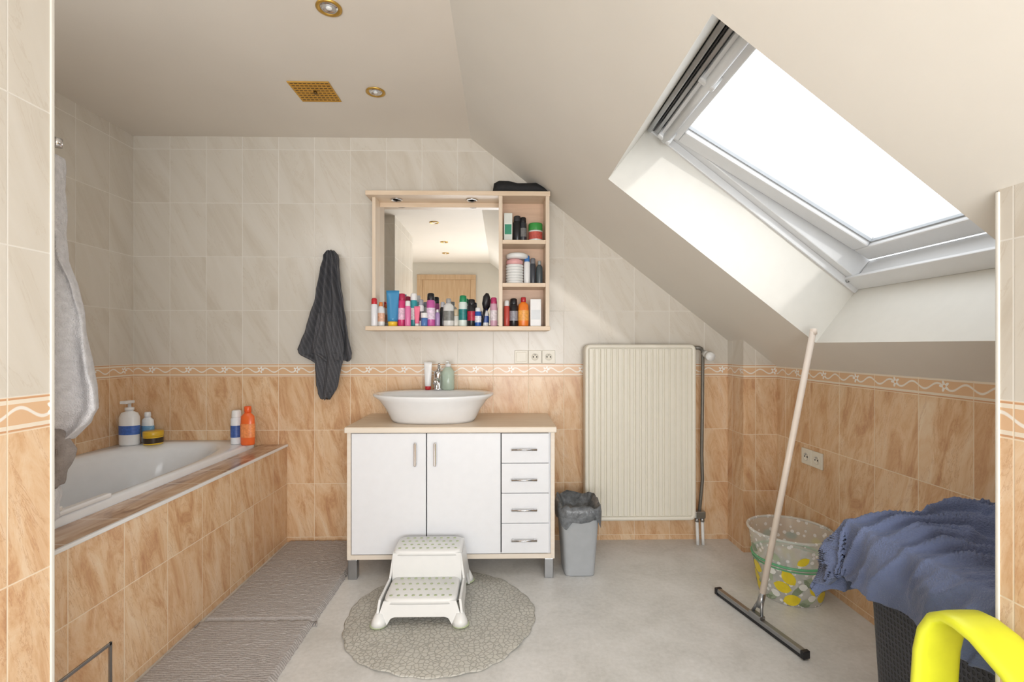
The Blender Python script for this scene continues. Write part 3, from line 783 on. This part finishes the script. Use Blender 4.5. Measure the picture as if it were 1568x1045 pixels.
# ------------------------------------------------------------------ lemon bucket
o = Obj('laundry_tub')
lcx, lcy = 1.275, 2.125
n = NT('translucent_plastic'); gg, X, Y, Z = n.pos()
vo = n.new('ShaderNodeTexVoronoi'); vo.inputs['Scale'].default_value = 38; n.L.new(gg.outputs['Position'], vo.inputs['Vector'])
dots = n.m('LESS_THAN', vo.outputs['Distance'], .3)
n.put(n.bsdf.inputs['Base Color'], n.mix(dots, lin((238, 240, 236)), lin((248, 248, 248)))); n.bsdf.inputs['Roughness'].default_value = .25
n.put(n.bsdf.inputs['Alpha'], n.m('ADD', .42, n.m('MULTIPLY', dots, .45)))
def lr(z): return .125 + (.168 - .125) * z / .285
o.loft([sell(lcx, lcy, lr(z), lr(z), z + .001, 2, 64) for z in (0, .004, .1, .2, .285)], n.mat, True, False)
M_lg = pm('green_rim', (110, 190, 140), .3, alpha=.85)
for z, r, m in ((.285, .006, n.mat), (.17, .0055, M_lg), (.155, .003, M_lg)):
    pts = sell(lcx, lcy, lr(z) + .002, lr(z) + .002, z, 2, 65)
    o.tube(pts[:] + [pts[0]], r, m, 8)
cols = [pm('lemon_y', (240, 218, 50), .4, var=.08), pm('leaf_g', (140, 156, 128), .5, var=.1), pm('leaf_g2', (172, 186, 160), .5), pm('blossom_w', (242, 244, 240), .5)]
def decal(ang, z, ra, rz, rot, mat, k):
    b = bmesh.new(); vs = []
    for i in range(20):
        t = 2 * PI * i / 20; px, pz = ra * math.cos(t), rz * math.sin(t)
        if abs(math.cos(t)) > .97: px *= 1.15
        x = px * math.cos(rot) - pz * math.sin(rot); zz = px * math.sin(rot) + pz * math.cos(rot)
        h = min(max(z + zz, .004), .28); rad = lr(h) + .0012 + k * .0006; aa = ang + x / rad
        vs.append(b.verts.new((lcx + rad * math.cos(aa), lcy + rad * math.sin(aa), h)))
    c = Vector((0, 0, 0))
    for v in vs: c += v.co
    c /= len(vs); d = Vector((c.x - lcx, c.y - lcy, 0)); rad = lr(c.z) + .0012 + k * .0006; d = d.normalized() * rad
    cv = b.verts.new((lcx + d.x, lcy + d.y, c.z))
    for i in range(20): b.faces.new((vs[i], vs[(i + 1) % 20], cv))
    o.add(b, mat, True)
for row, zz in enumerate((.03, .08, .125)):
    for k in range(12):
        a = 2 * PI * (k + .5 * (row % 2)) / 12 + random.uniform(-.06, .06)
        if (k + row) % 2 == 0:
            decal(a, zz + random.uniform(-.005, .01), .031, .024, random.uniform(-.9, .9), cols[0], 1)
        else:
            decal(a, zz, .032, .013, random.uniform(-1.3, 1.3), cols[1 + k % 2], 0); decal(a + .09, zz + .014, .016, .015, 0, cols[3], 2)
            decal(a - .12, zz - .016, .022, .009, random.uniform(-1.3, 1.3), cols[1], 0)
for k in range(9):
    a = 2 * PI * k / 9 + .3; decal(a, .205, .024, .016, random.uniform(-.9, .9), cols[k % 3], 1)
o.done()

# ------------------------------------------------------------------ floor squeegee
o = Obj('floor_squeegee')
A = Vector((.951, 2.117, .012)); Bq = Vector((1.059, 1.675, .012))
M_pole = pm('pole_cream', (230, 216, 202), .4, var=.02)
d = (Bq - A).normalized(); sd = Vector((-d.y, d.x, 0))
MR = Matrix(((d.x, sd.x, 0, (A.x + Bq.x) / 2), (d.y, sd.y, 0, (A.y + Bq.y) / 2), (0, 0, 1, 0), (0, 0, 0, 1)))
ln = (Bq - A).length / 2
o.box(-ln, ln, -.012, .012, .014, .03, M_alu, .003, MR); o.box(-ln, ln, -.009, -.003, .001, .016, M_dark, 0, MR); o.box(-ln, ln, .003, .009, .001, .016, M_dark, 0, MR)
for sgn in (-1, 1): o.box(sgn * ln - .008, sgn * ln + .008, -.015, .015, .004, .032, M_dark, .003, MR)
mid = (A + Bq) / 2
top = Vector((1.222, 1.880, 1.165))
ctr = Vector((mid.x + .005, mid.y, .03)); base = ctr + (top - ctr) * .07
o.box(-.03, .03, -.014, .014, .028, .042, M_alu, .003, MR)
for sg in (-1, 1): o.tube([Vector((mid.x, mid.y, .035)) + d * .025 * sg, base], .006, M_alu, 10)
o.tube([ctr + (top - ctr) * .03, ctr + (top - ctr) * .08], .013, M_alu, 14)
o.tube([ctr + (top - ctr) * .07, top], .0118, M_pole, 14)
o.lathe([(.013, -.02), (.013, .0), (.008, .004)], tuple(top), M_pole, 14)
o.done()

# ------------------------------------------------------------------ tub items & basin items
def single(name, *a, **k):
    q = Obj(name); bottle(q, *a, **k); return q.done()
single('body_wash_bottle', -1.978, 2.60, .5762, .235, .05, (238, 240, 242), (236, 238, 240), 'pump', (70, 110, 190))
single('lotion_bottle', -1.93, 2.665, .5762, .165, .032, (234, 238, 242), (236, 240, 244), 'flat', (120, 170, 210))
single('hair_mask_jar', -1.868, 2.62, .5762, .07, .045, (232, 190, 50), (222, 180, 50), 'jar', (60, 46, 30))
single('shower_gel_bottle', -1.428, 2.62, .5762, .18, .028, (236, 238, 242), (240, 240, 240), 'can', (70, 100, 170))
single('shampoo_bottle', -1.350, 2.585, .5762, .205, .036, (240, 110, 50), (240, 96, 40), 'flat', (250, 150, 90))
single('toothpaste_tube', -.408, 2.645, .861, .15, .02, (238, 238, 238), (200, 40, 50), 'tube')
q = Obj('soap_dispenser')
m_sp = pm('soap_green', (200, 222, 206), .15, var=.05, alpha=.6)
q.lathe([(.03, 0), (.034, .01), (.034, .1), (.02, .12), (.014, .125)], (-.298, 2.64, .861), m_sp, 24)
q.lathe([(.016, .125), (.016, .14), (.006, .142), (.006, .152)], (-.298, 2.64, .861), M_plw, 16)
q.box(-.306, -.290, 2.60, 2.648, 1.012, 1.02, M_plw, .003); q.done()
q = Obj('razor'); m_b = pm('blue_plastic', (50, 120, 190), .3)
q.tube([(-1.40, 1.40, .604), (-1.385, 1.44, .604), (-1.367, 1.49, .604)], [.010, .009, .007], m_b, 10); q.box(-1.388, -1.35, 1.49, 1.51, .595, .609, M_plw, .003); q.done()

# ------------------------------------------------------------------ sockets
def socket(o, M, kind):
    o.box(-.0375, .0375, -.0375, .0375, 0, .009, M_cream, .003, M)
    if kind == 'switch':
        o.box(-.027, .027, -.027, .027, .008, .013, M_cream, .002, M)
    else:
        o.lathe([(.021, 0), (.021, .0015), (.018, .0015), (.017, .0005), (.0, .0005)], (0, 0, .009), M_cream, 24, M=M, cap0=False, cap1=False)
        o.lathe([(.0175, .0006), (.0165, .0008)], (0, 0, .009), M_gray, 24, M=M, cap0=False, cap1=False)
        for sx_ in (-.0095, .0095): o.lathe([(.0036, 0), (.0036, .001)], (sx_, 0, .0096), M_dark, 10, M=M)
        o.lathe([(.0025, 0), (.0025, .006)], (0, .011, .0096), M_alu, 10, M=M)
MB = Matrix(((1, 0, 0, 0), (0, 0, -1, BY), (0, 1, 0, 0), (0, 0, 0, 1)))
o = Obj('wall_socket')
for xx, k in ((.104, 'switch'), (.181, 's'), (.258, 's')):
    socket(o, Matrix.Translation((xx, 0, 1.038)) @ MB, k)
o.done()
MRt = Matrix(((0, 0, -1, 1.46), (1, 0, 0, 0), (0, 1, 0, 0), (0, 0, 0, 1)))
o = Obj('wall_socket')
for yy in (2.211, 2.288): socket(o, Matrix.Translation((0, yy, .57)) @ MRt, 's')
o.done()

# ------------------------------------------------------------------ ceiling fittings
for (x, y) in ((-.60, 1.68), (-.585, 2.234), (-.65, .83), (-.66, -.03), (-.72, -.68)):
    o = Obj('ceiling_downlight')
    o.lathe([(.043, -.001), (.044, -.005), (.036, -.008), (.031, -.004), (.029, -.001)], (x, y, CZ), M_gold, 32, cap0=False, cap1=False)
    o.lathe([(.031, -.002), (.026, -.006), (.022, -.005), (.012, -.003), (.0, -.0025)], (x, y, CZ), M_chrome, 32, cap0=False, cap1=False)
    o.lathe([(.012, -.0035), (.008, -.008), (.0, -.009)], (x, y, CZ), M_plw, 16, cap1=False)
    o.done()
o = Obj('ceiling_vent')
o.box(-.955, -.770, 2.15, 2.325, CZ - .004, CZ - .0005, M_gold, .001)
mb2 = pm('brass_dark', (110, 82, 34), .45, .6)
for k in range(8):
    for j in range(9):
        o.box(-.945 + j * .0195, -.945 + j * .0195 + .013, 2.158 + k * .0205, 2.158 + k * .0205 + .007, CZ - .0052, CZ - .0038, mb2)
for k in range(9): o.box(-.952, -.773, 2.152 + k * .0205, 2.1555 + k * .0205, CZ - .006, CZ - .004, M_gold)
o.lathe([(.008, -.012), (.008, -.004)], (-.86, 2.235, CZ), mb2, 12)
o.done()

# ------------------------------------------------------------------ lights
wd = bpy.data.worlds.new('World'); sc.world = wd; wd.use_nodes = True
bg = wd.node_tree.nodes['Background']; bg.inputs[0].default_value = (0.92, 0.96, 1.0, 1); bg.inputs[1].default_value = 2.5
def area(name, loc, rot, sx_, sy_, p, col=(1, 1, 1)):
    l = bpy.data.lights.new(name, 'AREA'); l.shape = 'RECTANGLE'; l.size = sx_; l.size_y = sy_; l.energy = p; l.color = col
    ob = bpy.data.objects.new(name, l); sc.collection.objects.link(ob); ob.location = loc; ob.rotation_euler = rot
    return ob
pl = area('skylight_portal', W(.55, 1.493, .42), (0, 0, 0), 1.1, 1.0, 1)
pl.rotation_euler = Vector((-NO[0], 0, -NO[1])).to_track_quat('-Z', 'Y').to_euler(); pl.data.cycles.is_portal = True
area('hall_fill', (.45, -.9, 1.05), (math.radians(88), 0, math.radians(14)), .8, .8, 33, (.96, .98, 1))  # unseen fill added behind the camera to brighten the room, no real hall fixture
area('hall_upward_fill', (-.45, -1.15, .75), (math.radians(108), 0, math.radians(10)), 1.2, .8, 30, (.95, .98, 1))  # second added fill, low and tilted up to lift the ceiling
area('bath_fill', (-1.50, 1.09, 1.95), (math.radians(80), 0, 0), .6, .25, 3.0, (.97, .99, 1))  # invented fill for the tub corner, kept out of camera and mirror view
s = bpy.data.lights.new('sun', 'SUN'); s.energy = .7; s.angle = math.radians(2.5); s.color = (1, .97, .93)
so = bpy.data.objects.new('sun', s); sc.collection.objects.link(so); so.rotation_euler = Vector((-.35, 1, -.33)).to_track_quat('-Z', 'Y').to_euler()

# ------------------------------------------------------------------ camera
cam = bpy.data.cameras.new('camera'); co = bpy.data.objects.new('camera', cam); sc.collection.objects.link(co)
co.location = (0, 0, 1.10); co.rotation_euler = (math.radians(90), 0, math.radians(-1.08))
cam.sensor_width = 36; cam.lens = 17.0; cam.shift_y = 0.0048; cam.clip_start = .05
sc.camera = co
sc.view_settings.view_transform = 'Standard'
sc.view_settings.exposure = -0.05
